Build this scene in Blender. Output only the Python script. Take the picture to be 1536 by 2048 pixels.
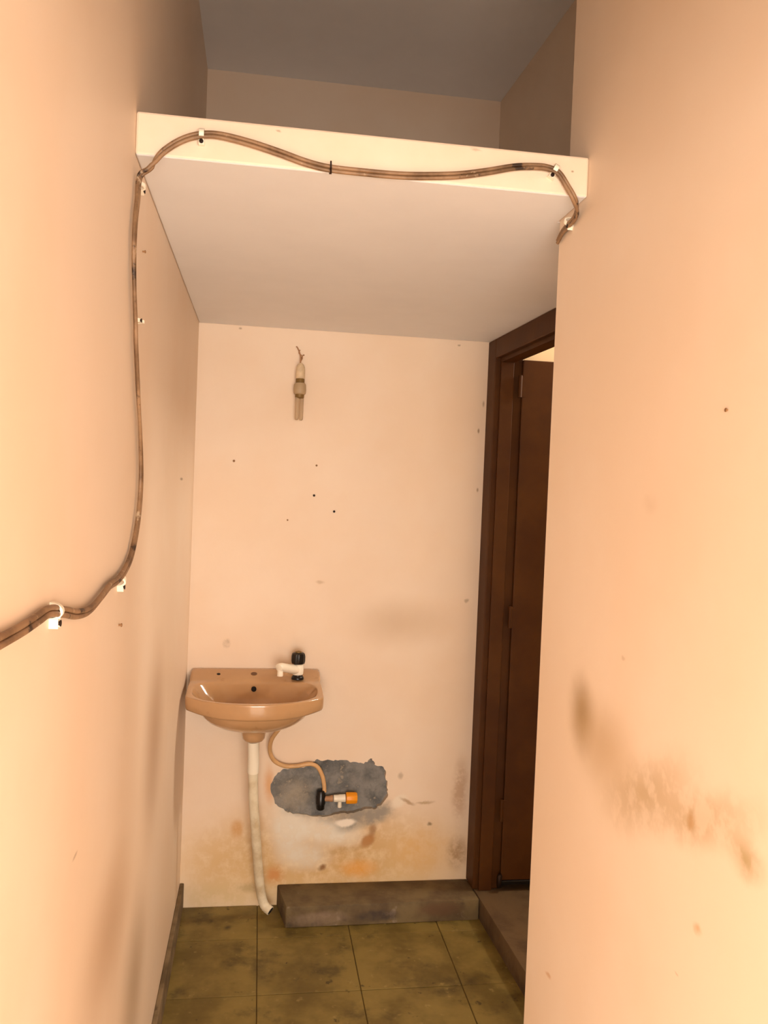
import bpy, bmesh, math, random
from mathutils import Vector, Matrix, noise as mnoise
random.seed(7)
for o in list(bpy.data.objects): bpy.data.objects.remove(o)
S = bpy.context.scene
COL = S.collection

# ------------------------------------------------------------------ camera
F_PX = 1669.39
CAM = Vector((0.2246, 0.0, 1.4625)); YAW, PITCH, ROLL = 0.1480, -0.0267, 0.0403
FWD = Vector((math.sin(YAW)*math.cos(PITCH), math.cos(YAW)*math.cos(PITCH), math.sin(PITCH)))
_r = Vector((math.cos(YAW), -math.sin(YAW), 0)); _u = _r.cross(FWD)
RGT = math.cos(ROLL)*_r + math.sin(ROLL)*_u
UPV = -math.sin(ROLL)*_r + math.cos(ROLL)*_u
cd = bpy.data.cameras.new('camera'); co = bpy.data.objects.new('camera', cd); COL.objects.link(co)
cd.sensor_fit = 'VERTICAL'; cd.sensor_height = 36.0; cd.lens = 36.0*F_PX/2048; cd.clip_start = 0.02
m = Matrix((RGT, UPV, -FWD)).transposed().to_4x4(); m.translation = CAM; co.matrix_world = m
S.camera = co

# ------------------------------------------------------------------ room dimensions (metres)
D, H, ZST, ZC = 2.8962, 2.0, 2.071, 2.8456     # back wall, soffit, loft slab top, ceiling
YF, W1, YE_UP, YE_LO = 1.4426, 0.785, 1.548, 1.585
YB = 0.14                                      # mouth of the passage, opening into the front room
YR = -2.10                                      # far wall of the front room, with its door to the daylight
def W2(y): return 1.0138 + 0.0443*(D - y)

# ------------------------------------------------------------------ light
wd = bpy.data.worlds.new('world'); S.world = wd; wd.use_nodes = True
wd.node_tree.nodes['Background'].inputs[0].default_value = (1.0, 0.93, 0.84, 1)
wd.node_tree.nodes['Background'].inputs[1].default_value = 1.0
def area(name, loc, direction, sx, sy, power, color):
    l = bpy.data.lights.new(name, 'AREA'); l.shape = 'RECTANGLE'; l.size = sx; l.size_y = sy
    l.energy = power; l.color = color
    o = bpy.data.objects.new(name, l); COL.objects.link(o); o.location = loc
    o.rotation_euler = Vector(direction).to_track_quat('-Z', 'Y').to_euler(); return o
area('daylight_front_room_window', (0.40, YR-0.03, 1.20), (0, 1, -0.25), 3.4, 1.3, 122.0, (1.0, 0.925, 0.835))
area('daylight_bathroom_ventilator', (2.30, 2.66, 2.35), (-1, 0.15, -0.15), 0.30, 0.35, 13.0, (1.0, 0.92, 0.80))
vs = S.view_settings
vs.view_transform = 'Standard'; vs.look = 'None'; vs.gamma = 1.0; vs.use_curve_mapping = False
vs.exposure = 0.98

# ------------------------------------------------------------------ helpers
def inv(u, v, axis, val):
    d = FWD + RGT*((u-768)/F_PX) - UPV*((v-1024)/F_PX)
    t = (val-CAM[axis])/d[axis]
    return CAM + d*t
def srgb(r, g, b):
    f = lambda c: ((c/255)/12.92 if c/255 <= .04045 else ((c/255+.055)/1.055)**2.4)
    return (f(r), f(g), f(b), 1)
def tag(o, label=None, cat=None, group=None, kind=None):
    if label: o['label'] = label
    if cat: o['category'] = cat
    if group: o['group'] = group
    if kind: o['kind'] = kind
    return o
def obj(name, data, mat=None, parent=None, smooth=None):
    if isinstance(data, bmesh.types.BMesh):
        me = bpy.data.meshes.new(name); data.normal_update(); data.to_mesh(me); data.free()
    else: me = data
    o = bpy.data.objects.new(name, me); COL.objects.link(o)
    if mat:
        for mm in (mat if isinstance(mat, (list, tuple)) else [mat]): me.materials.append(mm)
    if smooth is not None:
        me.shade_smooth(); me.set_sharp_from_angle(angle=math.radians(smooth))
    if parent: o.parent = parent
    return o
def thing(name, label, cat, loc=(0, 0, 0), group=None):
    o = bpy.data.objects.new(name, None); COL.objects.link(o); o.location = loc; o.empty_display_size = .05
    return tag(o, label, cat, group)
def adopt(root, *parts):
    """parts were modelled in world coordinates; keep them there"""
    for p in parts:
        p.parent = root; p.matrix_parent_inverse = Matrix.Translation(-Vector(root.location))
def box(x0, x1, y0, y1, z0, z1, bev=0, seg=2, bm=None):
    bm = bm or bmesh.new()
    r = bmesh.ops.create_cube(bm, size=1)
    for v in r['verts']:
        v.co = Vector(((x0+x1)/2+v.co.x*(x1-x0), (y0+y1)/2+v.co.y*(y1-y0), (z0+z1)/2+v.co.z*(z1-z0)))
    if bev:
        es = list({e for v in r['verts'] for e in v.link_edges})
        bmesh.ops.bevel(bm, geom=es, offset=bev, segments=seg, affect='EDGES', profile=.5)
    return bm
def prism(poly, axis, a, b, bev=0, bm=None):
    """extrude a 2D polygon along an axis; poly coords are the two other axes in order"""
    bm = bm or bmesh.new()
    def P(p, t):
        q = list(p); q.insert(axis, t); return q
    v0 = [bm.verts.new(P(p, a)) for p in poly]; v1 = [bm.verts.new(P(p, b)) for p in poly]
    n = len(poly)
    fs = [bm.faces.new(v0), bm.faces.new(v1[::-1])]
    for i in range(n): fs.append(bm.faces.new((v0[(i+1) % n], v0[i], v1[i], v1[(i+1) % n])))
    bmesh.ops.recalc_face_normals(bm, faces=fs)
    if bev:
        bmesh.ops.bevel(bm, geom=list({e for f in fs for e in f.edges}), offset=bev, segments=2, affect='EDGES', profile=.5)
    return bm
def catmull(pts, n=8):
    pts = [Vector(p) for p in pts]; out = []
    ext = [pts[0]*2-pts[1]] + pts + [pts[-1]*2-pts[-2]]
    for i in range(1, len(ext)-2):
        p0, p1, p2, p3 = ext[i-1:i+3]
        for k in range(n):
            t = k/n
            out.append(.5*((2*p1)+(p2-p0)*t+(2*p0-5*p1+4*p2-p3)*t*t+(3*p1-p0-3*p2+p3)*t**3))
    out.append(pts[-1]); return out
def tube(pts, r, seg=12, bm=None, cap=True):
    """r: number or list of radii"""
    bm = bm or bmesh.new(); n = len(pts); rs = r if isinstance(r, (list, tuple)) else [r]*n
    rings = []; nrm = None
    for i, p in enumerate(pts):
        t = (pts[min(i+1, n-1)]-pts[max(i-1, 0)]).normalized()
        if nrm is None:
            nrm = t.orthogonal().normalized()
        nrm = (nrm - t*nrm.dot(t)).normalized(); b = t.cross(nrm)
        rings.append([bm.verts.new(p+(nrm*math.cos(a)+b*math.sin(a))*rs[i]) for a in (2*math.pi*k/seg for k in range(seg))])
    for a, b in zip(rings, rings[1:]):
        for k in range(seg): bm.faces.new((a[k], a[(k+1) % seg], b[(k+1) % seg], b[k]))
    if cap:
        bm.faces.new(rings[0][::-1]); bm.faces.new(rings[-1])
    bmesh.ops.recalc_face_normals(bm, faces=bm.faces[:])
    return bm
def lathe(prof, origin, axis=(0, 0, 1), seg=24, bm=None):
    """prof: list of (radius, height along axis)"""
    bm = bm or bmesh.new(); o = Vector(origin); a = Vector(axis).normalized(); n = a.orthogonal().normalized(); b = a.cross(n)
    rings = []
    for r, h in prof:
        if r < 1e-6: rings.append([bm.verts.new(o+a*h)])
        else: rings.append([bm.verts.new(o+a*h+(n*math.cos(t)+b*math.sin(t))*r) for t in (2*math.pi*k/seg for k in range(seg))])
    fs = []
    for p, q in zip(rings, rings[1:]):
        for k in range(seg):
            k2 = (k+1) % seg
            if len(p) == 1 and len(q) == 1: continue
            if len(p) == 1: fs.append(bm.faces.new((p[0], q[k2], q[k])))
            elif len(q) == 1: fs.append(bm.faces.new((p[k], p[k2], q[0])))
            else: fs.append(bm.faces.new((p[k], p[k2], q[k2], q[k])))
    if len(rings[0]) > 1: fs.append(bm.faces.new(rings[0][::-1]))
    if len(rings[-1]) > 1: fs.append(bm.faces.new(rings[-1]))
    bmesh.ops.recalc_face_normals(bm, faces=fs)
    return bm
sstep = lambda a, b, x: (lambda t: t*t*(3-2*t))(min(1, max(0, (x-a)/(b-a))))

# ------------------------------------------------------------------ materials
def mat(name, col, rough=.5, metal=0, var=0.0, var_scale=8, bump=0.0, bump_scale=60, dark=None, coat=0, spec=.5, blobs=(), grime=None, trans=0, ior=1.45, world=False):
    """principled + two-colour noise + stains (blobs: centre, radii, rotation axis/angle, colour, strength, softness)"""
    M = bpy.data.materials.new(name); M.use_nodes = True; nt = M.node_tree; N = nt.nodes; L = nt.links
    bs = N['Principled BSDF']; bs.inputs['Roughness'].default_value = rough; bs.inputs['Metallic'].default_value = metal
    bs.inputs['Coat Weight'].default_value = coat; bs.inputs['Specular IOR Level'].default_value = spec
    bs.inputs['Transmission Weight'].default_value = trans; bs.inputs['IOR'].default_value = ior
    P = N.new('ShaderNodeNewGeometry').outputs['Position'] if world else N.new('ShaderNodeTexCoord').outputs['Object']
    def mix(fac, a, b):
        x = N.new('ShaderNodeMix'); x.data_type = 'RGBA'
        if isinstance(fac, float): x.inputs[0].default_value = fac
        else: L.new(fac, x.inputs[0])
        for s, c in ((6, a), (7, b)):
            if isinstance(c, tuple): x.inputs[s].default_value = c
            else: L.new(c, x.inputs[s])
        return x.outputs[2]
    def nz(scale, detail=4, rough=.6, vec=None):
        n = N.new('ShaderNodeTexNoise'); n.inputs['Scale'].default_value = scale; n.inputs['Detail'].default_value = detail
        n.inputs['Roughness'].default_value = rough; L.new(vec or P, n.inputs['Vector']); return n
    def rng(s, a, b, c=0., d=1., smooth=True):
        r = N.new('ShaderNodeMapRange'); r.interpolation_type = 'SMOOTHSTEP' if smooth else 'LINEAR'
        for k, v in zip((1, 2, 3, 4), (a, b, c, d)): r.inputs[k].default_value = v
        L.new(s, r.inputs[0]); return r.outputs[0]
    c = col
    if var:
        d2 = dark or tuple(x*(1-var) for x in col[:3])+(1,)
        c = mix(rng(nz(var_scale).outputs['Fac'], .35, .68), col, d2)
    if grime:
        for (gcol, gscale, lo, hi, amt) in grime:
            c = mix(rng(nz(gscale, 6, .65).outputs['Fac'], lo, hi, 0., amt), c, gcol)
    if blobs:
        wn = nz(11, 5, .65); wn2 = nz(34, 4, .6)
        def warp(amt):
            s = N.new('ShaderNodeVectorMath'); s.operation = 'SUBTRACT'; L.new(wn.outputs['Color'], s.inputs[0]); s.inputs[1].default_value = (.5, .5, .5)
            q = N.new('ShaderNodeVectorMath'); q.operation = 'SCALE'; L.new(s.outputs[0], q.inputs[0]); q.inputs['Scale'].default_value = amt
            a = N.new('ShaderNodeVectorMath'); a.operation = 'ADD'; L.new(P, a.inputs[0]); L.new(q.outputs[0], a.inputs[1]); return a.outputs[0]
        WP = {}
        for (cen, rad, rot, bcol, amt, soft, wrp, brk) in blobs:
            if wrp not in WP: WP[wrp] = warp(wrp)
            mp = N.new('ShaderNodeMapping'); mp.vector_type = 'TEXTURE'
            mp.inputs['Location'].default_value = cen; mp.inputs['Rotation'].default_value = rot; mp.inputs['Scale'].default_value = rad
            L.new(WP[wrp], mp.inputs['Vector'])
            ln = N.new('ShaderNodeVectorMath'); ln.operation = 'LENGTH'; L.new(mp.outputs[0], ln.inputs[0])
            f = rng(ln.outputs['Value'], 1.0, max(0., 1-soft), 0., amt)
            if brk:
                mu = N.new('ShaderNodeMath'); mu.operation = 'MULTIPLY'; L.new(f, mu.inputs[0])
                L.new(rng(wn2.outputs['Fac'], .5-brk*.25, .5+.1, 1-brk, 1.), mu.inputs[1]); f = mu.outputs[0]
            c = mix(f, c, bcol)
    if isinstance(c, tuple): bs.inputs['Base Color'].default_value = c
    else: L.new(c, bs.inputs['Base Color'])
    if bump:
        b = N.new('ShaderNodeBump'); b.inputs['Strength'].default_value = bump; b.inputs['Distance'].default_value = .004
        L.new(nz(bump_scale, 5).outputs['Fac'], b.inputs['Height']); L.new(b.outputs[0], bs.inputs['Normal'])
    return M
def blob(axis, val, u, v, ru, rv, col, amt, soft=.8, rot=0., warp=.03, brk=0.):
    """stain on the plane axis=val, centre and radii given in photo pixels and turned into metres"""
    c = inv(u, v, axis, val)
    a = (inv(u+ru, v, axis, val)-inv(u-ru, v, axis, val)).length/2
    b = (inv(u, v+rv, axis, val)-inv(u, v-rv, axis, val)).length/2
    if axis == 1: rad, r = (a, 1e4, b), (0, rot, 0)
    elif axis == 0: rad, r = (1e4, a, b), (rot, 0, 0)
    else: rad, r = (a, b, 1e4), (0, 0, rot)
    return (tuple(c), rad, r, col, amt, soft, warp, brk)

PEACH = srgb(236, 213, 189)
PEACH_D = srgb(233, 207, 180)
BR = srgb(134, 104, 66); TAN = srgb(184, 150, 108)
def bw(*a, **k): return blob(1, D, *a, **k)
back_blobs = [
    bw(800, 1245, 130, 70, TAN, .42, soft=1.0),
    bw(452, 1287, 10, 12, BR, .6, brk=.8), bw(640, 1166, 12, 5, TAN, .5), 
    # damp lower wall
    bw(650, 1735, 460, 160, srgb(226, 196, 142), .9, soft=.8, brk=.15), bw(640, 1700, 330, 130, srgb(196, 146, 82), .6, soft=.9, brk=.95), bw(840, 1700, 90, 70, srgb(228, 182, 118), .7, soft=1., brk=.3), bw(430, 1730, 80, 90, srgb(216, 176, 120), .5, soft=1., brk=.8), bw(430, 1800, 110, 50, srgb(205, 180, 125), .45, brk=.5),
    bw(580, 1650, 60, 95, srgb(232, 226, 212), .9, soft=.8, brk=.25), bw(655, 1660, 105, 42, srgb(234, 226, 210), .9, soft=.7, rot=.2, brk=.25),
    bw(610, 1712, 75, 40, srgb(228, 218, 200), .85, soft=.8, brk=.3),
    bw(700, 1632, 120, 26, srgb(158, 144, 126), .75, soft=.8, brk=.6), bw(730, 1632, 75, 30, srgb(150, 142, 130), .9, soft=.5, rot=-.35, brk=.35), bw(640, 1622, 95, 16, srgb(165, 150, 130), .8, soft=.7, brk=.3),
    bw(690, 1645, 26, 10, srgb(245, 232, 214), .95, soft=.5), bw(797, 1603, 24, 14, srgb(238, 222, 200), .9, soft=.6, rot=-.5),
    bw(735, 1682, 22, 16, srgb(176, 118, 56), .85, soft=.6, rot=-.6), bw(745, 1660, 10, 20, srgb(150, 105, 60), .7, rot=.3),
    bw(690, 1700, 70, 10, srgb(190, 150, 100), .5, rot=-.2, brk=.4),
    bw(718, 1735, 52, 26, srgb(232, 160, 60), .85, soft=.9, brk=.2), bw(645, 1734, 13, 8, srgb(140, 95, 50), .9, rot=-.4),
    bw(548, 1750, 30, 28, srgb(206, 136, 70), .8, soft=.9, brk=.4), bw(474, 1660, 16, 28, srgb(206, 152, 92), .8, brk=.2),
    bw(540, 1570, 16, 55, srgb(214, 150, 84), .7, soft=.9, rot=-.1),
    bw(800, 1552, 8, 10, BR, .6, brk=.3), bw(815, 1604, 22, 5, srgb(170, 130, 85), .7, rot=.5), bw(850, 1606, 26, 4, srgb(185, 150, 105), .7, rot=-.1),
    bw(860, 1648, 7, 5, BR, .8), bw(500, 1775, 40, 14, srgb(165, 140, 95), .45, brk=.6), bw(915, 1705, 30, 45, srgb(150, 105, 60), .6, brk=.7),
    bw(920, 1580, 22, 90, srgb(170, 120, 70), .5, brk=.8), 
    bw(957, 862, 3, 7, BR, .8, warp=0.), bw(955, 980, 3, 6, BR, .7, warp=0.), bw(967, 808, 3, 9, BR, .6, warp=0.), bw(934, 1202, 6, 6, BR, .5), bw(372, 1202, 6, 3, BR, .5),
    bw(482, 657, 4, 3, BR, .6), bw(918, 690, 5, 3, BR, .6),
]
def lw(*a, **k): return blob(0, 0.0, *a, **k)
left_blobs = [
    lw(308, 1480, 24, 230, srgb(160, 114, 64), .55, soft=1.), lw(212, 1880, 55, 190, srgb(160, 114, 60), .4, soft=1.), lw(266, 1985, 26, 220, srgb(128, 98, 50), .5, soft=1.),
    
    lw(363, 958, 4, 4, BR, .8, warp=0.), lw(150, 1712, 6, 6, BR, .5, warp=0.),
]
def rw(*a, **k): return blob(0, W1, *a, **k)
right_blobs = [
    rw(1163, 1425, 34, 105, srgb(146, 112, 58), .72, soft=1.), rw(1205, 1495, 85, 130, srgb(178, 142, 88), .5, soft=1.), rw(1290, 1590, 130, 105, srgb(172, 138, 84), .6, soft=1., rot=-.5, brk=.5),
    rw(1400, 1640, 150, 80, srgb(170, 138, 84), .6, soft=1., rot=-.4, brk=.5), rw(1490, 1715, 50, 60, srgb(156, 130, 66), .7, soft=1., brk=.4), rw(1382, 1640, 10, 30, srgb(180, 130, 70), .5, rot=.3),
    rw(1396, 1860, 12, 18, srgb(195, 145, 80), .6, soft=1.), rw(1096, 1952, 7, 7, srgb(200, 145, 85), .6), rw(1245, 1318, 6, 6, TAN, .4), rw(1300, 1010, 26, 26, TAN, .15, soft=1.),
    rw(1354, 1954, 5, 4, TAN, .5),
]
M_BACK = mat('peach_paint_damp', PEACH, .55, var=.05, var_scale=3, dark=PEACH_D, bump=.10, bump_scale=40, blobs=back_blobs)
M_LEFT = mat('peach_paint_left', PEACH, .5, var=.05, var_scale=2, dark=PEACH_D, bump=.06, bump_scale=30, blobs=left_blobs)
M_RIGHT = mat('peach_paint_right', PEACH, .5, var=.05, var_scale=2, dark=PEACH_D, bump=.06, bump_scale=30, blobs=right_blobs)
M_PEACH = mat('peach_paint', PEACH, .5, var=.05, var_scale=2, dark=PEACH_D, bump=.06, bump_scale=30)
M_WHITE = mat('ceiling_whitewash', srgb(240, 236, 234), .7, var=.04, var_scale=3, bump=.06, bump_scale=50)
M_CREAM = mat('cream_paint', srgb(238, 216, 178), .6, var=.04)
M_CEMENT = mat('bare_cement', srgb(138, 135, 130), .9, var=.35, var_scale=20, dark=srgb(96, 96, 95), bump=.8, bump_scale=120,
               grime=[(srgb(170, 158, 140), 40, .58, .68, .8), (srgb(66, 64, 62), 14, .60, .70, .7)],
               blobs=[bw(590, 1590, 55, 50, srgb(168, 156, 138), .8, soft=.9, brk=.3)])
M_KERB = mat('kerb_cement', srgb(112, 94, 62), .8, var=.3, var_scale=9, dark=srgb(84, 66, 44), bump=.35, bump_scale=60,
             grime=[(srgb(52, 42, 34), 7, .56, .66, .7), (srgb(140, 122, 104), 12, .62, .70, .6)],
             blobs=[blob(1, 2.737, 640, 1838, 75, 20, srgb(140, 118, 96), .7, soft=.7, brk=.3), blob(1, 2.737, 755, 1832, 55, 15, srgb(62, 50, 44), .85, soft=.6, brk=.3), blob(1, 2.737, 880, 1820, 60, 18, srgb(96, 68, 44), .7, soft=.7)])
M_SILL = mat('sill_cement', srgb(104, 82, 54), .8, var=.3, var_scale=9, dark=srgb(78, 58, 36), bump=.3, bump_scale=60)
M_TILE = mat('floor_tile', srgb(132, 112, 56), .5, var=.35, var_scale=6, dark=srgb(98, 80, 32), bump=.1, bump_scale=80,
             grime=[(srgb(62, 48, 20), 4.5, .52, .66, .7), (srgb(160, 138, 82), 30, .60, .70, .5), (srgb(48, 36, 16), 22, .62, .70, .8)], world=True,
             blobs=[blob(2, 0, *a, srgb(52, 40, 20), b, soft=1., brk=.4) for a, b in (((520, 1945, 30, 40), .5), ((455, 1855, 12, 8), .9), ((420, 1842, 8, 5), .9))])
M_GROUT = mat('floor_grout', srgb(108, 86, 42), .9)
M_SKIRT = mat('skirting_cement', srgb(128, 108, 78), .8, var=.3, var_scale=10, dark=srgb(92, 74, 48), bump=.2, grime=[(srgb(46, 36, 22), 16, .6, .68, .7)])
M_WOOD = mat('dark_brown_door_paint', srgb(80, 45, 6), .55, var=.25, var_scale=5, dark=srgb(68, 35, 3), bump=.1, bump_scale=25, spec=.25)
M_IRON = mat('dark_iron', srgb(40, 24, 14), .5, metal=.6)
M_BLACK = mat('black_plastic', srgb(18, 14, 12), .3)
M_SINK = mat('brown_ceramic', srgb(190, 147, 104), .14, coat=.5, var=.08, var_scale=7, grime=[(srgb(140, 90, 42), 14, .60, .74, .35)])
M_HOLE = mat('hole_dark', srgb(22, 14, 8), .9)
M_IVORY = mat('ivory_plastic', srgb(240, 228, 206), .35)
M_WPIPE = mat('white_pvc', srgb(226, 212, 184), .4, var=.15, var_scale=14, dark=srgb(196, 172, 134))
M_HOSE = mat('beige_hose', srgb(214, 168, 116), .4, var=.15, var_scale=20)
M_ORANGE = mat('orange_plastic', srgb(240, 150, 20), .4)
M_CABLE = mat('grimy_cable', srgb(150, 116, 84), .5, var=.45, var_scale=18, dark=srgb(104, 76, 50), grime=[(srgb(44, 26, 14), 22, .57, .63, .95), (srgb(196, 172, 142), 30, .62, .68, .7)])
M_WIRE = mat('dusty_wire', srgb(176, 130, 92), .6)
M_BRASS = mat('dull_brass', srgb(178, 152, 118), .5)
M_CAP = mat('dusty_bakelite', srgb(222, 196, 160), .5, var=.2, var_scale=40)
M_RUST = mat('rusty_nail', srgb(140, 100, 62), .7)
M_DBRASS = mat('tarnished_brass', srgb(124, 96, 50), .5, metal=.2)
M_GLASS = mat('clouded_tube_glass', srgb(222, 198, 166), .12, trans=.55, ior=1.3)

# ------------------------------------------------------------------ the setting
# patch of broken plaster in the back wall: outline from the photograph
PATCH = [(556, 1545), (566, 1538), (583, 1536), (600, 1535), (615, 1531), (628, 1523), (634, 1518), (645, 1522), (660, 1520), (676, 1521), (693, 1520), (701, 1525),
         (712, 1524), (726, 1527), (735, 1524), (741, 1517), (747, 1522), (752, 1531), (763, 1532), (770, 1540), (771, 1552), (775, 1562), (776, 1580), (776, 1592),
         (769, 1602), (762, 1611), (748, 1619), (735, 1618), (722, 1622), (708, 1626), (690, 1626), (668, 1629), (645, 1634), (625, 1633), (606, 1629), (586, 1628),
         (570, 1622), (556, 1613), (549, 1602), (544, 1589), (541, 1575), (546, 1560)]
hole = []
for i in range(len(PATCH)):
    a = inv(*PATCH[i], 1, D); b = inv(*PATCH[(i+1) % len(PATCH)], 1, D)
    for k in range(3):
        p = a.lerp(b, k/3)
        j = 0 if k == 0 else .0035
        hole.append(Vector((p.x+random.uniform(-j, j), D, p.z+random.uniform(-j, j))))
XR = 2.32
bm = bmesh.new()
outer = [bm.verts.new(p) for p in ((-.1, D, -.02), (XR, D, -.02), (XR, D, ZC), (-.1, D, ZC))]
inner = [bm.verts.new(p) for p in hole]
es = [bm.edges.new((outer[i], outer[(i+1) % 4])) for i in range(4)] + [bm.edges.new((inner[i], inner[(i+1) % len(inner)])) for i in range(len(inner))]
bmesh.ops.triangle_fill(bm, edges=es, use_beauty=True)
ib = [bm.verts.new(v.co+Vector((0, .035, 0))) for v in inner]
for i in range(len(inner)):
    k = (i+1) % len(inner); bm.faces.new((inner[i], inner[k], ib[k], ib[i]))
ob = [bm.verts.new(v.co+Vector((0, .12, 0))) for v in outer]
for i in range(4): bm.faces.new((outer[i], outer[(i+1) % 4], ob[(i+1) % 4], ob[i]))
bm.faces.new(ob)
bmesh.ops.recalc_face_normals(bm, faces=bm.faces[:])
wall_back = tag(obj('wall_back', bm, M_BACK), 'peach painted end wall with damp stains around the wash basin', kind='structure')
# rough cement bed inside the hole
bm = bmesh.new(); a = inv(532, 1508, 1, D); b = inv(788, 1645, 1, D); nx, nz_ = 90, 50; g = []
for j in range(nz_+1):
    row = []
    for i in range(nx+1):
        x = a.x+(b.x-a.x)*i/nx; z = b.z+(a.z-b.z)*j/nz_
        dep = .004+.016*sstep(.40, .55, x)
        dep += .006*mnoise.fractal(Vector((x*28, 3.1, z*28)), .8, 2.1, 4) + .004*(mnoise.noise(Vector((x*9, 8, z*9))))
        row.append(bm.verts.new((x, D+max(.0015, min(.032, dep)), z)))
    g.append(row)
for j in range(nz_):
    for i in range(nx): bm.faces.new((g[j][i], g[j][i+1], g[j+1][i+1], g[j+1][i]))
tag(obj('cement_patch', bm, M_CEMENT, wall_back, smooth=60), 'patch of bare grey cement where the plaster has been broken away')

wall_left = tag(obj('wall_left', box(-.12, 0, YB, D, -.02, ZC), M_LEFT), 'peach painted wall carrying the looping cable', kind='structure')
pr = [(YB, -.02), (YE_LO, -.02), (YE_LO, ZST-.001), (YE_UP, ZST-.001), (YE_UP, ZC), (YB, ZC)]
tag(obj('wall_right', prism(pr, 0, W1, W2(YE_LO)+.11, bev=.004), M_RIGHT), 'peach painted wall in the right foreground with brown smears', kind='structure')
# door wall (slightly out of square), with the opening for the door
DY0, DY1, DZ = 2.02, D-.001, H-.001          # outer size of the door frame
T = .10
bm = prism([(W2(YE_LO), YE_LO), (W2(DY0), DY0), (W2(DY0)+T, DY0), (W2(YE_LO)+T, YE_LO)], 2, -.02, ZC)
prism([(W2(DY0), DY0), (W2(D), D), (W2(D)+T, D), (W2(DY0)+T, DY0)], 2, DZ+.001, ZC, bm=bm)
tag(obj('wall_door_side', bm, M_PEACH), 'peach painted wall with the brown door, beyond the foreground wall', kind='structure')
tag(obj('ceiling', box(-.12, XR+.1, YB, D+.12, ZC, ZC+.1), M_WHITE), 'whitewashed ceiling above the loft', kind='structure')
# loft slab: whitewashed underside, painted front edge
poly = [(0, YF), (W1, YF), (W1, YE_LO), (W2(YE_LO), YE_LO), (W2(D), D), (0, D)]
bm = prism(poly, 2, H, ZST)
for f in bm.faces:
    if abs(f.normal.z) < .5: f.material_index = 1
bm.normal_update()
for f in bm.faces: f.material_index = 1 if abs(f.normal.z) < .5 else 0
M_EDGE = mat('slab_edge_paint', PEACH, .5, var=.05, var_scale=6, dark=PEACH_D, bump=.12, bump_scale=30,
             blobs=[blob(1, YF, 950, 300, 14, 4, BR, .4), blob(1, YF, 560, 262, 8, 4, BR, .5), blob(1, YF, 1145, 343, 4, 3, BR, .7, warp=0.)])
sl = tag(obj('loft_slab', bm, [M_WHITE, M_EDGE]), 'thin concrete loft slab with cream front edge and whitewashed underside', kind='structure')
bv = sl.modifiers.new('soft_edges', 'BEVEL'); bv.width = .004; bv.segments = 2; bv.limit_method = 'ANGLE'
# front room behind the viewer: the passage opens into it, daylight comes through its wide doorway
bm = box(-1.5, 0, YB-.1, YB, 0, ZC); box(W1, 2.3, YB-.1, YB, 0, ZC, bm=bm); box(0, W1, YB-.1, YB, 1.90, ZC, bm=bm)  # unseen header over the opening, set low to keep light off the loft
tag(obj('wall_front', bm, M_PEACH), 'unseen peach wall with the passage opening, its header set low to darken the loft', kind='structure')
bm = box(-1.6, -1.3, YR-.1, YR, 0, ZC); box(2.1, 2.4, YR-.1, YR, 0, ZC, bm=bm); box(-1.3, 2.1, YR-.1, YR, 1.88, ZC, bm=bm); box(-1.3, 2.1, YR-.1, YR, 0, .52, bm=bm)
tag(obj('wall_front_room_window_side', bm, M_PEACH), 'front room wall with the wide daylight window', kind='structure')
tag(obj('wall_front_room_left', box(-1.6, -1.5, YR, YB, 0, ZC), M_PEACH), 'left wall of the front room', kind='structure')
tag(obj('wall_front_room_right', box(2.3, 2.4, YR, YB, 0, ZC), M_PEACH), 'right wall of the front room', kind='structure')
M_BOUNCE_FLOOR = mat('pale_bounce_floor', srgb(232, 225, 212), .5, var=.05, var_scale=4)  # unseen pale floor, carried up to the slab to bounce light onto the soffit
tag(obj('bounce_floor_front_room', prism([(-1.6, YR-.1), (2.4, YR-.1), (2.4, YB), (W1, YB), (W1, 1.45), (0, 1.45), (0, YB), (-1.6, YB)], 2, -.06, 0), M_BOUNCE_FLOOR), 'unseen pale floor added to bounce light onto the slab underside', kind='structure')
tag(obj('ceiling_front_room', box(-1.6, 2.4, YR-.1, YB, ZC, ZC+.1), M_WHITE), 'whitewashed ceiling of the front room', kind='structure')

# small bathroom beyond the door
XB = W2(D)+T
bm = box(XR, XR+.1, .9, 2.50, 0, ZC); box(XR, XR+.1, 2.82, D, 0, ZC, bm=bm); box(XR, XR+.1, 2.50, 2.82, 0, 2.16, bm=bm); box(XR, XR+.1, 2.50, 2.82, 2.54, ZC, bm=bm)
tag(obj('wall_bathroom_side', bm, M_CREAM), 'cream side wall of the bathroom with ventilator opening', kind='structure')
tag(obj('wall_bathroom_front', box(W2(YE_LO)+.105, XR, .8, .9, 0, ZC), M_CREAM), 'cream near wall of the bathroom', kind='structure')
# cream skin of the wall behind the open leaf
tag(obj('wall_bathroom_back', box(XB+.002, XR, D-.006, D-.0005, .02, ZC), M_CREAM), 'cream bathroom wall seen above the open door', kind='structure')

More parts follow.
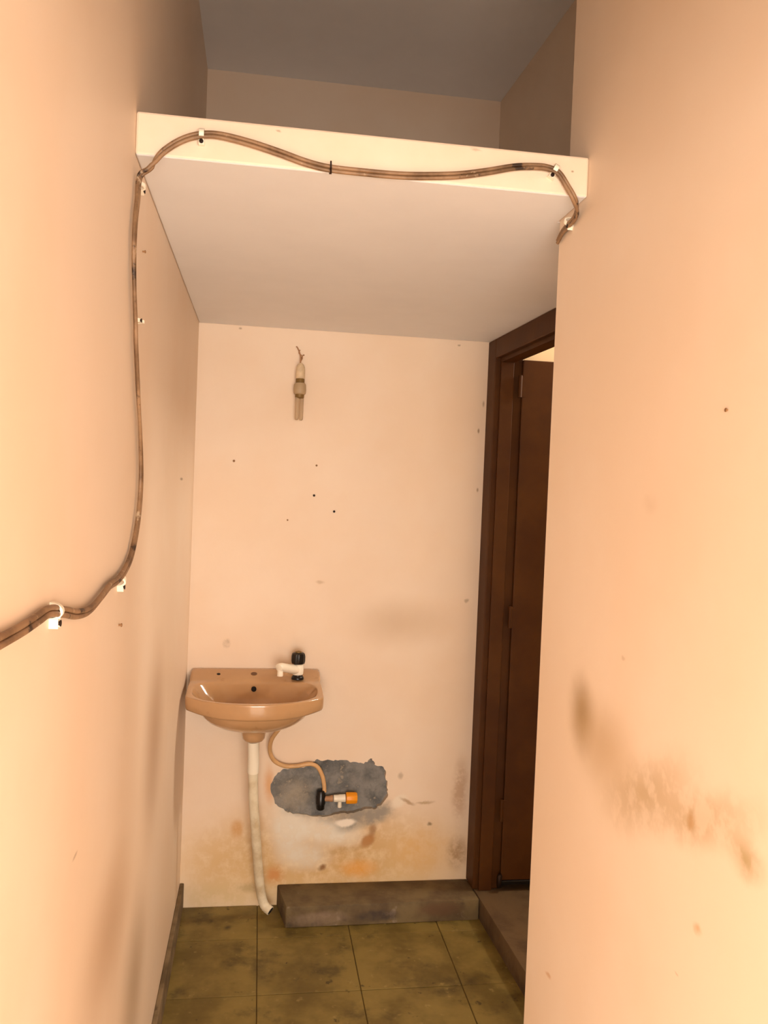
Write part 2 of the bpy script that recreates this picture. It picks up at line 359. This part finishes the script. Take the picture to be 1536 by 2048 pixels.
# floor with separate tiles
floor = tag(obj('floor', box(-.12, XR+.1, 1.451, D+.1, -.06, -.004), M_GROUT), 'old yellowish brown tiled floor with grime', kind='structure')
TS = .302; xs = [0.0, .266, .568, .870, 1.172]; ys = [D-.002]; y = 2.677
while y > 1.46: ys.append(y); y -= TS
ys.append(1.452)
tiles = {}
for j in range(len(ys)-1):
    for i in range(4):
        x0, x1, y1, y0 = xs[i], xs[i+1], ys[j], ys[j+1]
        g_ = .0013
        key = (round(x1-x0, 3), round(y1-y0, 3), (i+j) % 3)
        w_, h_ = (x1-x0)/2-g_, (y1-y0)/2-g_
        if key not in tiles:
            bm = box(-w_, w_, -h_, h_, -.006, 0, bev=.0012, seg=1); me = bpy.data.meshes.new('tile'); bm.to_mesh(me); bm.free(); me.materials.append(M_TILE); tiles[key] = me
        t = bpy.data.objects.new('tile', tiles[key]); COL.objects.link(t); t.parent = floor
        t.location = ((x0+x1)/2, (y0+y1)/2, random.uniform(-.0012, .0006))
        t.rotation_euler = (random.uniform(-.002, .002), random.uniform(-.002, .002), 0)
# cement skirting on the left wall
bm = box(0, .014, YB, D-.001, .0, .085, bev=.003)
tag(obj('baseboard_left', bm, M_SKIRT), 'grey cement skirting along the left wall', kind='structure')

# cement kerb along the back wall
bm = bmesh.new()
def kerb_prism():
    pts = [(.358, 2.735), (.66, 2.739), (W2(2.742)-.002, 2.742), (W2(D)-.002, D-.0015), (.332, D-.0015)]
    b_ = prism(pts, 2, .001, .071); return b_
bm = kerb_prism()
bmesh.ops.bevel(bm, geom=[e for e in bm.edges if max(v.co.z for v in e.verts) > .05], offset=.005, segments=2, affect='EDGES', profile=.5)
tag(obj('cement_kerb', bm, M_KERB, smooth=40), 'low worn cement kerb on the floor along the end wall', 'kerb')
# raised door sill
bm = prism([(W2(DY0)+.0, DY0), (W2(D), D-.002), (W2(D)+.60, D-.008), (W2(D)+.60, DY0)], 2, -.003, .072, bev=.004)
tag(obj('door_sill', bm, M_SILL, smooth=40), 'raised brown cement sill across the doorway', kind='structure')

# ------------------------------------------------------------------ door
door = tag(bpy.data.objects.new('door_1', None), 'dark brown wooden door standing open in its frame', kind='structure'); COL.objects.link(door)
door.location = (W2(2.5), 2.5, .072)
FW, FD = .084, .094
def jamb(y0, y1, name):
    e = .006
    return obj(name, prism([(W2(y0)-e, y0), (W2(y1)-e, y1), (W2(y1)+FD, y1), (W2(y0)+FD, y0)], 2, .0725, DZ, bev=.003), M_WOOD)
j1 = jamb(D-FW, DY1-.001, 'jamb'); j2 = jamb(DY0, DY0+FW, 'jamb')
hd = obj('header', prism([(W2(DY0+FW)-.006, DY0+FW), (W2(D-FW)-.006, D-FW), (W2(D-FW)+FD, D-FW), (W2(DY0+FW)+FD, DY0+FW)], 2, H-.068, DZ, bev=.003), M_WOOD)
# rebate stops
st1 = obj('stop', box(W2(2.8)+.012, W2(2.8)+.058, D-FW-.014, D-FW+.002, .0725, H-.066, bev=.002), M_WOOD)
st2 = obj('stop', prism([(W2(DY0+FW)+.012, DY0+FW), (W2(2.8)+.012, D-FW-.014), (W2(2.8)+.058, D-FW-.014), (W2(DY0+FW)+.058, DY0+FW)], 2, H-.082, H-.066), M_WOOD)
# leaf, opened against the bathroom wall
LX0, LX1, LY = 1.1075, 1.765, 2.797
leaf = obj('leaf', box(LX0, LX1, LY, LY+.034, .108, 1.930, bev=.003), M_WOOD)
adopt(door, j1, j2, hd, st1, st2, leaf)
bm = box(LX0-.004, LX1, LY-.006, LY+.02, .094, .108, bev=.002)  # black strip put in for the shadow in the gap below the leaf
bs_ = obj('gap_shadow_strip', bm, M_BLACK, leaf); bs_['label'] = 'black strip standing for the shadow gap under the door leaf'
lb = obj('bolt', lathe([(.008, 0), (.009, .002), (.009, .04), (.005, .045)], (LX0-.008, LY-.012, .09), (0, 0, 1), 12), M_IRON, leaf, smooth=40)
for z in (1.80, 1.0, .32):
    bm = lathe([(.0065, 0), (.0065, .075)], (LX0-.009, LY-.004, z), (0, 0, 1), 12)
    box(LX0-.010, LX0+.012, LY-.003, LY+.0005, z+.002, z+.073, bm=bm)
    h = obj('hinge', bm, M_WOOD, leaf, smooth=40)

# ------------------------------------------------------------------ wash basin
SC = Vector((.232, 2.715))
def outline_outer(t):
    """closed plan outline, t in 0..1 by angle"""
    a = 2*math.pi*t; return a
def ray_poly(poly, c, a):
    d = Vector((math.cos(a), math.sin(a))); best = None
    n = len(poly)
    for i in range(n):
        p, q = poly[i], poly[(i+1) % n]; e = q-p
        den = d.x*(-e.y)-d.y*(-e.x)
        if abs(den) < 1e-12: continue
        w = p-c
        s = (w.x*(-e.y)-w.y*(-e.x))/den; u = (d.x*w.y-d.y*w.x)/den
        if s > 0 and -1e-6 <= u <= 1+1e-6 and (best is None or s < best): best = s
    return c+d*best
def round_poly(pts, rads, n=6):
    out = []; k = len(pts)
    for i in range(k):
        p = Vector(pts[i]); a = (Vector(pts[i-1])-p); b = (Vector(pts[(i+1) % k])-p); r = rads[i]
        a = p+a.normalized()*min(r, a.length*.49); b = p+b.normalized()*min(r, b.length*.49)
        for j in range(n+1):
            t = j/n; out.append(a*(1-t)**2+p*2*t*(1-t)+b*t*t)
    return out
BX0, BX1 = .0115, .4535
front = []
for i in range(13):
    t = i/12; x = BX0+.004+(BX1-BX0-.008)*t
    front.append((x, 2.640-.093*(1-abs(2*t-1)**2.1)))
pl_outer = round_poly([(BX1-.003, D-.001), (BX0+.003, D-.001)]+front, [.012, .012, .010]+[.02]*11+[.010])
ib_pts = []
for i in range(64):
    a = 2*math.pi*i/64
    ca, sa = math.cos(a), math.sin(a)
    ex = 2/2.3
    px = .232+.198*math.copysign(abs(ca)**ex, ca)
    if sa > 0: py = 2.70+.105*sa**(2/3.4)
    else: py = 2.70-.128*abs(sa)**(2/2.1)
    ib_pts.append(Vector((px, py)))
NS = 112
ANG = [2*math.pi*i/NS for i in range(NS)]
O = [ray_poly(pl_outer, SC, a) for a in ANG]
I = [ray_poly(ib_pts, SC, a) for a in ANG]
DRAIN = Vector((.232, 2.715))
def ztop(y): return .790 + .014*sstep(2.60, 2.80, y) + .024*min(1, max(0, (y-2.803)/.078))
bm = bmesh.new(); rings = []
def ring(ptsz): rings.append([bm.verts.new(p) for p in ptsz])
# inside of the bowl, from drain outwards
for s, dz in ((.10, -.104), (.25, -.101), (.42, -.093), (.58, -.080), (.71, -.064), (.82, -.045), (.90, -.028), (.96, -.012), (1.0, -.003)):
    ring([(DRAIN.x+(p.x-DRAIN.x)*s, DRAIN.y+(p.y-DRAIN.y)*s, ztop(p.y)*(1-(1-s)*.0)+dz) for p in I])
def lerp_ring(t, dz=0, sc=1.0):
    ring([((i_.x*(1-t)+o_.x*t), (i_.y*(1-t)+o_.y*t), ztop(i_.y*(1-t)+o_.y*t)+dz) for i_, o_ in zip(I, O)])
lerp_ring(.06, .0005); lerp_ring(.2, .0015); lerp_ring(.38, .0018); lerp_ring(.55, .0018); lerp_ring(.72, .0018); lerp_ring(.86, .002); lerp_ring(.95, .001); lerp_ring(.99, -.002); lerp_ring(1.0, -.006)
def zbot(p): return .741 + .012*sstep(2.56, 2.66, p.y)
def shr(p, s): 
    q = Vector((SC.x+(p.x-SC.x)*s, SC.y+(p.y-SC.y)*s)); 
    return Vector((q.x, min(q.y if p.y < 2.85 else p.y, D-.001)))
ring([(p.x, p.y, ztop(p.y)*.5+zbot(p)*.5) for p in O])
ring([(p.x, p.y, zbot(p)+.006) for p in [shr(p, .995) for p in O]])
ring([(p.x, p.y, zbot(p)) for p in [shr(p, .98) for p in O]])
# underside bowl
def under(s, z):
    out = []
    for p in O:
        e = Vector((SC.x+.176*math.cos(math.atan2(p.y-SC.y, p.x-SC.x)), SC.y+.140*math.sin(math.atan2(p.y-SC.y, p.x-SC.x))))
        q = SC+(e-SC)*s; out.append((q.x, min(q.y, D-.004), z))
    ring(out)
under(1.0, .742); under(.985, .732); under(.93, .716); under(.83, .700); under(.68, .686); under(.50, .677)
def circ(r, z):
    ring([(DRAIN.x+r*math.cos(a), DRAIN.y+r*math.sin(a), z) for a in ANG])
circ(.050, .673); circ(.0405, .668); circ(.0385, .655); circ(.036, .642); circ(.030, .634); circ(.021, .631)
for a, b in zip(rings, rings[1:]):
    for k in range(NS): bm.faces.new((a[k], a[(k+1) % NS], b[(k+1) % NS], b[k]))
bm.faces.new(rings[0]); bm.faces.new(rings[-1])
bmesh.ops.recalc_face_normals(bm, faces=bm.faces[:])
basin = thing('wash_basin', 'small brown ceramic wash basin hung on the end wall', 'wash basin', (.232, D, .63))
body = obj('bowl', bm, M_SINK, smooth=70); adopt(basin, body)
# overflow, plugged tap holes, drain
OVY = 2.788
ov = obj('overflow_hole', lathe([(.0085, 0), (.0085, .006), (.0, .0062)], Vector((.227, OVY, ztop(OVY)-.022)), (0, -1, .6), 16), M_HOLE, smooth=40)
th1 = obj('tap_hole', lathe([(.0062, -.003), (.0062, .0004), (0, .0006)], (.108, 2.846, ztop(2.846)+.0022), (0, -.3, 1), 14), M_HOLE)
th2 = obj('tap_hole', lathe([(.0105, -.003), (.0105, .0008), (0, .0012)], (.226, 2.849, ztop(2.849)+.0022), (0, -.3, 1), 16), mat('plug_brown', srgb(110, 76, 50), .6))
dr = obj('drain', lathe([(.021, .0), (.021, .003), (.016, .004), (.012, .001), (0, .001)], (DRAIN.x, DRAIN.y, ztop(2.7)-.105), (0, 0, 1), 20), M_IRON, smooth=40)
adopt(basin, ov, th1, th2, dr)

# tap
TB = Vector((.372, 2.816, ztop(2.816)+.0035))
tap = thing('tap', 'white plastic basin tap with a black knob', 'tap', TB)
parts = []
parts.append(obj('base', lathe([(.021, 0), (.0215, .003), (.019, .009), (.0165, .012), (.0165, .018)], TB, seg=20), M_BLACK, smooth=40))
sd = Vector((-.62, -.78, 0)).normalized()      # spout direction: left and towards the viewer
parts.append(obj('body', lathe([(.0155, .014), (.0185, .017), (.0195, .030), (.019, .046), (.016, .051)], TB, seg=20), M_IVORY, smooth=40))
s0 = TB+Vector((0, 0, .031)); s1 = s0+sd*.05+Vector((0, 0, .012)); s2 = s0+sd*.095+Vector((0, 0, .024)); s3 = s0+sd*.108+Vector((0, 0, .022))
pts = catmull([s0, s1, s2, s3], 6)
parts.append(obj('spout', tube(pts, [.0155]*6+[.0148]*6+[.0142]*5+[.013, .011], 14), M_IVORY, smooth=50))
parts.append(obj('nozzle', lathe([(.0095, 0), (.0098, .004), (.0092, .020), (.0085, .021)], s2+sd*.004+Vector((0, 0, -.028)), seg=16), M_IVORY, smooth=40))
# fluted knob
bm = bmesh.new(); K = 40; prev = None; kz = .051
for r, h in ((.010, 0), (.0205, .002), (.0225, .010), (.0225, .026), (.0205, .035), (.016, .039)):
    rg = [bm.verts.new(TB+Vector(((r+(.0013 if (k//2) % 2 else 0)*(r > .02))*math.cos(2*math.pi*k/K), (r+(.0013 if (k//2) % 2 else 0)*(r > .02))*math.sin(2*math.pi*k/K), kz+h))) for k in range(K)]
    if prev:
        for k in range(K): bm.faces.new((prev[k], prev[(k+1) % K], rg[(k+1) % K], rg[k]))
    else: bm.faces.new(rg[::-1])
    prev = rg
bm.faces.new(prev)
kn = obj('knob', bm, M_BLACK, smooth=30); parts.append(kn)
adopt(tap, *parts)
kc = obj('knob_cap', lathe([(.011, .0385), (.011, .042), (.007, .0435), (0, .0437)], TB+Vector((0, 0, kz)), seg=16), M_DBRASS, smooth=40); kc.parent = kn; kc['label'] = 'dull brass cap'

# waste pipe from the basin to the floor
pipe = thing('waste_pipe', 'white plastic waste pipe running from the basin down to the floor', 'pipe', (.295, 2.825, .005))
def pp(u, v, y): return inv(u, v, 1, y)
c0 = Vector((DRAIN.x, DRAIN.y, .6305))
tp = [c0, pp(507, 1512, 2.722), pp(506, 1545, 2.728)]
a_ = obj('tailpiece', tube(catmull(tp, 5), [.0185]*11, 16), M_IVORY, smooth=50)
lp = [pp(506, 1538, 2.727), pp(507, 1600, 2.742), pp(511, 1660, 2.76), pp(515, 1720, 2.785), pp(519, 1765, 2.805), pp(523, 1793, 2.815), pp(530, 1812, 2.812), pp(541, 1822, 2.800)]
cp = catmull(lp, 6)
b_ = obj('flexible_pipe', tube(cp, [.0155+.0004*(i % 2) for i in range(len(cp))], 16), M_WPIPE, smooth=50)
adopt(pipe, a_, b_)
mo = obj('pipe_mouth', lathe([(.0125, -.004), (.0125, .0006), (0, .0008)], cp[-1], (cp[-1]-cp[-2]), 16), M_HOLE, b_)

# supply hose
hp = [pp(575, 1440, 2.79), pp(558, 1458, 2.80), pp(543, 1480, 2.83), pp(540, 1503, 2.855), pp(549, 1522, 2.868), pp(570, 1532, 2.874), pp(595, 1532, 2.876), pp(618, 1528, 2.876), pp(634, 1533, 2.878), pp(644, 1550, 2.880), pp(648, 1568, 2.880), pp(649, 1584, 2.878)]
tag(obj('supply_hose', tube(catmull(hp, 7), .0072, 12), M_HOSE, smooth=60), 'beige flexible hose curving from under the basin to the wall valve', 'hose')

# valve in the broken plaster
vc = pp(646, 1598, 2.880)
valve = thing('stop_valve', 'water valve with an orange cap in the broken plaster', 'valve', vc)
pt = []
pt.append(obj('elbow', lathe([(.012, -.037), (.0145, -.034), (.0145, -.018), (.0165, -.016), (.0165, .012), (.0150, .014), (.0150, .03), (.011, .032)], vc+Vector((-.008, 0, 0)), seg=18), M_BLACK, smooth=40))
pt.append(obj('inlet_pipe', lathe([(.0115, 0), (.0115, .055)], vc+Vector((-.012, .008, -.01)), (0, 1, 0), seg=14), M_BLACK, smooth=40))
pt.append(obj('stem', lathe([(.0095, 0), (.0095, .018), (.011, .020), (.011, .030)], vc+Vector((.004, 0, .001)), (1, -.0, .02), 16), M_WIRE, smooth=40))
pt.append(obj('valve_body', lathe([(.0095, .028), (.0125, .030), (.0125, .046), (.0135, .048), (.0135, .070), (.011, .071)], vc+Vector((.008, 0, .001)), (1, 0, .02), 18), M_IVORY, smooth=40))
pt.append(obj('drip_nozzle', lathe([(.007, -.030), (.0075, -.027), (.0065, 0)], vc+Vector((.059, 0, 0)), seg=14), M_IVORY, smooth=40))
bm = bmesh.new(); K = 32; prev = None; o0 = vc+Vector((.080, 0, .0025))
for r, h in ((.014, 0), (.0195, .001), (.0205, .005), (.0200, .034), (.0175, .039), (.012, .040)):
    rg = [bm.verts.new(o0+Vector((h, (r-(.0012 if (k//2) % 2 else 0))*math.cos(2*math.pi*k/K), (r-(.0012 if (k//2) % 2 else 0))*math.sin(2*math.pi*k/K)))) for k in range(K)]
    if prev:
        for k in range(K): bm.faces.new((prev[k], prev[(k+1) % K], rg[(k+1) % K], rg[k]))
    else: bm.faces.new(rg[::-1])
    prev = rg
bm.faces.new(prev); bmesh.ops.recalc_face_normals(bm, faces=bm.faces[:])
pt.append(obj('orange_cap', bm, M_ORANGE, smooth=30))
adopt(valve, *pt)

# ------------------------------------------------------------------ hanging bulb holder with a small fluorescent lamp
BY = D-.034
def bp(u, v, y=BY): return inv(u, v, 1, y)
lc = bp(600, 745)
bulb = thing('hanging_bulb', 'small fluorescent bulb in a dusty holder hanging from bare wires', 'light bulb', bp(600, 842))
px_ = lambda u0, u1: (bp(u1, 760)-bp(u0, 760)).x
def zb(v): return bp(600, v).z
ax = bp(600, 760); ax = Vector((bp(600, 770).x, BY, 0))
P_ = []
P_.append(obj('holder_cap', lathe([(.004, zb(726)), (.010, zb(729)), (.0145, zb(735)), (.0158, zb(742)), (.0160, zb(756)), (.0140, zb(757.5))][::-1], (ax.x, ax.y, 0), seg=20), M_CAP, smooth=40))
P_.append(obj('holder_ring', lathe([(.0135, zb(766)), (.0150, zb(765)), (.0150, zb(758.5)), (.0135, zb(757))], (ax.x, ax.y, 0), seg=20), M_DBRASS, smooth=40))
P_.append(obj('holder_body', lathe([(.017, zb(789)), (.0205, zb(787)), (.0215, zb(780)), (.0205, zb(770)), (.0165, zb(766))], (ax.x, ax.y, 0), seg=20), M_BRASS, smooth=40))
P_.append(obj('lamp_base', lathe([(.012, zb(797)), (.0155, zb(795)), (.0155, zb(788))], (ax.x, ax.y, 0), seg=20), M_DBRASS, smooth=40))
for sx, sy in ((-.0075, -.004), (.0078, .003)):
    q0, q1 = zb(793), zb(841)
    cx = ax.x+sx
    P_.append(obj('glass_tube', lathe([(.0, q1), (.004, q1+.0008), (.0066, q1+.005), (.0068, q1+.012), (.0068, q0)], (cx, ax.y+sy, 0), seg=16), M_GLASS, smooth=50))
w1 = [Vector((bp(592, 690, D).x, D+.004, zb(691))), bp(594, 694, D-.004), bp(598, 702, D-.012), bp(601, 712, D-.024), bp(601, 722), bp(600, 728)]
w2 = [Vector((bp(609, 708, D).x, D+.003, zb(707))), bp(607, 710, D-.006), bp(604, 714, D-.018), bp(602, 720, D-.030), bp(601, 728)]
P_.append(obj('wire', tube(catmull(w1, 6), .0020, 8), M_WIRE, smooth=60)); P_.append(obj('wire', tube(catmull(w2, 6), .0018, 8), M_WIRE, smooth=60))
w3 = [bp(602, 722), bp(605, 716, D-.026), bp(603, 711, D-.02), bp(598, 706, D-.016), bp(600, 700, D-.01)]
P_.append(obj('wire', tube(catmull(w3, 6), .0016, 8), M_WIRE, smooth=60))
adopt(bulb, *P_)

# ------------------------------------------------------------------ surface cable looping over the left wall and the slab edge
path = []
for u, v in [(-70, 1318), (-30, 1300), (0, 1283), (45, 1258), (78, 1236), (100, 1222), (128, 1224), (155, 1228), (180, 1219), (203, 1193), (220, 1171), (235, 1160), (250, 1140), (264, 1105), (276, 1040), (282, 965), (281, 880), (276, 780), (272, 690), (271, 643), (269, 585), (268, 520), (270, 450), (275, 400)]:
    p = inv(u, v, 0, .0085); p.x = .0085; path.append(p)
path.append(Vector((.010, inv(283, 362, 0, .01).y-.02, inv(283, 362, 0, .01).z)))
q = inv(300, 335, 1, YF-.012); path.append(Vector((q.x, YF-.010, q.z)))
for u, v in [(325, 305), (362, 281), (400, 270), (440, 271), (500, 286), (560, 306), (612, 325), (660, 337), (730, 345), (800, 351), (860, 352), (920, 350), (975, 343), (1030, 334), (1075, 333), (1100, 337), (1118, 347), (1133, 370)]:
    p = inv(u, v, 1, YF-.0085); path.append(p)
for u, v, x, y in [(1148, 397, None, YF-.008), (1154, 420, None, 1.462), (1148, 438, None, 1.487), (1137, 450, None, 1.512), (1125, 465, None, 1.548), (1119, 484, None, 1.572)]:
    p = inv(u, v, 1, y); p.x = min(p.x, W1-.0065); path.append(p)
cpath = catmull(path, 8)
cable = thing('surface_cable', 'grimy twin electric cable looping up the left wall and across the slab edge', 'cable', cpath[len(cpath)//2])
L_ = 0; offs = [[], []]; prevd = None
for i, p in enumerate(cpath):
    t = (cpath[min(i+1, len(cpath)-1)]-cpath[max(i-1, 0)]).normalized()
    if i: L_ += (p-cpath[i-1]).length
    # wall normal: +x on the left wall, -y on the slab, -x on the right wall; offset lies in the wall plane
    n_ = Vector((1, 0, 0)) if p.x < .03 and p.y > .1 and p.z < 1.985 else Vector((0, -1, 0))
    if p.x > .74 and p.y > YF+.002: n_ = Vector((-1, 0, 0))
    sd_ = t.cross(n_).normalized()
    if prevd is not None:
        if sd_.dot(prevd) < 0: sd_ = -sd_
        sd_ = (prevd*.7+sd_*.3).normalized()
    prevd = sd_
    w = .0034
    nn = sd_.cross(t).normalized()
    a_ = .5*math.sin(L_*9)
    o_ = sd_*w*math.cos(a_)+nn*w*math.sin(a_)*.6
    offs[0].append(p+o_); offs[1].append(p-o_)
for k in (0, 1):
    s_ = obj('strand', tube(offs[k], .0034, 10), M_CABLE, smooth=60); adopt(cable, s_)

# clips
def clip(u, v, plane, along, label, size=.008):
    ax_, val, nrm_ = plane
    c = inv(u, v, ax_, val); n_ = Vector(nrm_); t = Vector(along).normalized(); t = (t-n_*t.dot(n_)).normalized(); s = n_.cross(t)
    root = thing('cable_clip', label, 'cable clip', c, 'cable clips')
    # half-round saddle over the cable, with a foot block and nail
    bm = bmesh.new(); rr = .0105; seg = 10; hw = size/2; rows = []
    for k in range(seg+1):
        a = math.pi*k/seg
        for rad in (rr, rr-.003):
            for w_ in (-hw, hw):
                rows.append(bm.verts.new(c+s*math.cos(a)*rad+n_*(math.sin(a)*(rad+.004)+.0002)+t*w_))
    for k in range(seg):
        A = rows[k*4:k*4+4]; B = rows[k*4+4:k*4+8]
        for i0, i1 in ((0, 1), (1, 3), (3, 2), (2, 0)): bm.faces.new((A[i0], A[i1], B[i1], B[i0]))
    bm.faces.new((rows[0], rows[2], rows[3], rows[1])); e_ = rows[-4:]; bm.faces.new((e_[0], e_[1], e_[3], e_[2]))
    bmesh.ops.recalc_face_normals(bm, faces=bm.faces[:])
    sdl = obj('saddle', bm, M_IVORY, smooth=40)
    sgn = -1 if s.z > 0 else 1
    fc = c+s*sgn*(rr+.003)
    bm = bmesh.new(); r_ = bmesh.ops.create_cube(bm, size=1)
    for vv in r_['verts']:
        l = vv.co.copy(); vv.co = fc+s*l.x*.009+t*l.y*(size+.002)+n_*(l.z+.5)*.009
    bmesh.ops.bevel(bm, geom=bm.edges[:], offset=.001, segments=1, affect='EDGES')
    ft = obj('foot', bm, M_IVORY)
    nl = obj('nail', lathe([(.0022, 0), (.0022, .0105), (.0036, .0108), (.0036, .012), (0, .0125)], fc, n_, 10), M_IRON, ft)
    adopt(root, sdl, ft); return root
PL_L = (0, 0.0, (1, 0, 0)); PL_S = (1, YF, (0, -1, 0)); PL_R = (0, W1, (-1, 0, 0))
clip(100, 1222, PL_L, (0, 1, .05), 'white cable clip nearest the viewer on the left wall')
clip(234, 1161, PL_L, (0, 1, .6), 'white cable clip on the left wall where the cable turns upward')
clip(272, 643, PL_L, (0, 0, 1), 'small clip on the upright run of cable on the left wall', .005)
clip(274, 372, PL_L, (0, .3, 1), 'white clip at the corner of left wall and loft slab', .006)
clip(404, 271, PL_S, (1, 0, 0), 'cable clip at the high bend of cable on the slab edge')
clip(1108, 341, PL_S, (1, 0, -.5), 'white cable clip at the slab edge beside the right wall')
clip(1143, 444, PL_R, (0, 1, -.7), 'white cable clip on the right wall below the slab', .006)
nailp = inv(660, 341, 1, YF)
bm = tube([nailp+Vector((0, .004, -.004)), nailp+Vector((0, -.017, -.002)), nailp+Vector((0, -.018, .006))], .0012, 8)
tube([nailp+Vector((0, -.016, .010)), nailp+Vector((.0005, -.017, -.012))], .0014, 8, bm=bm)
tag(obj('bent_nail', bm, M_IRON), 'thin bent nail holding the cable at the middle of the slab edge', 'nail')

# ------------------------------------------------------------------ nails and plugs left in the walls
def nail(u, v, plane, label, r=.0035, proud=.006, m_=None):
    ax_, val, n_ = plane; c = inv(u, v, ax_, val)
    o = obj('wall_nail', lathe([(r*.55, -.006), (r*.55, proud*.6), (r, proud*.65), (r, proud*.9), (r*.6, proud), (0, proud)], (0, 0, 0), n_, 10), m_ or M_RUST, smooth=40)
    o.location = c
    return tag(o, label, 'nail', 'nails left in the walls')
PB = (1, D, (0, -1, 0))
nail(468, 922, PB, 'nail at the left of the end wall, level with the upper of the others', .004)
nail(633, 931, PB, 'uppermost nail of the three below the bulb', .0036, .004)
nail(628, 991, PB, 'dark nail midway of the three below the bulb', .0042, .006, M_IRON)
nail(668, 1023, PB, 'dark nail lowest and rightmost of the three below the bulb', .0042, .006, M_IRON)
nail(575, 1040, PB, 'tiny pale nail lowest of those on the end wall', .003, .004)
nail(285, 503, PL_L, 'small nail beside the upright cable on the left wall', .0028)
nail(237, 1250, PL_L, 'nail on the left wall below the turn of the cable', .0032)
nail(1455, 820, PL_R, 'nail in the foreground wall on the right', .0026, .003)
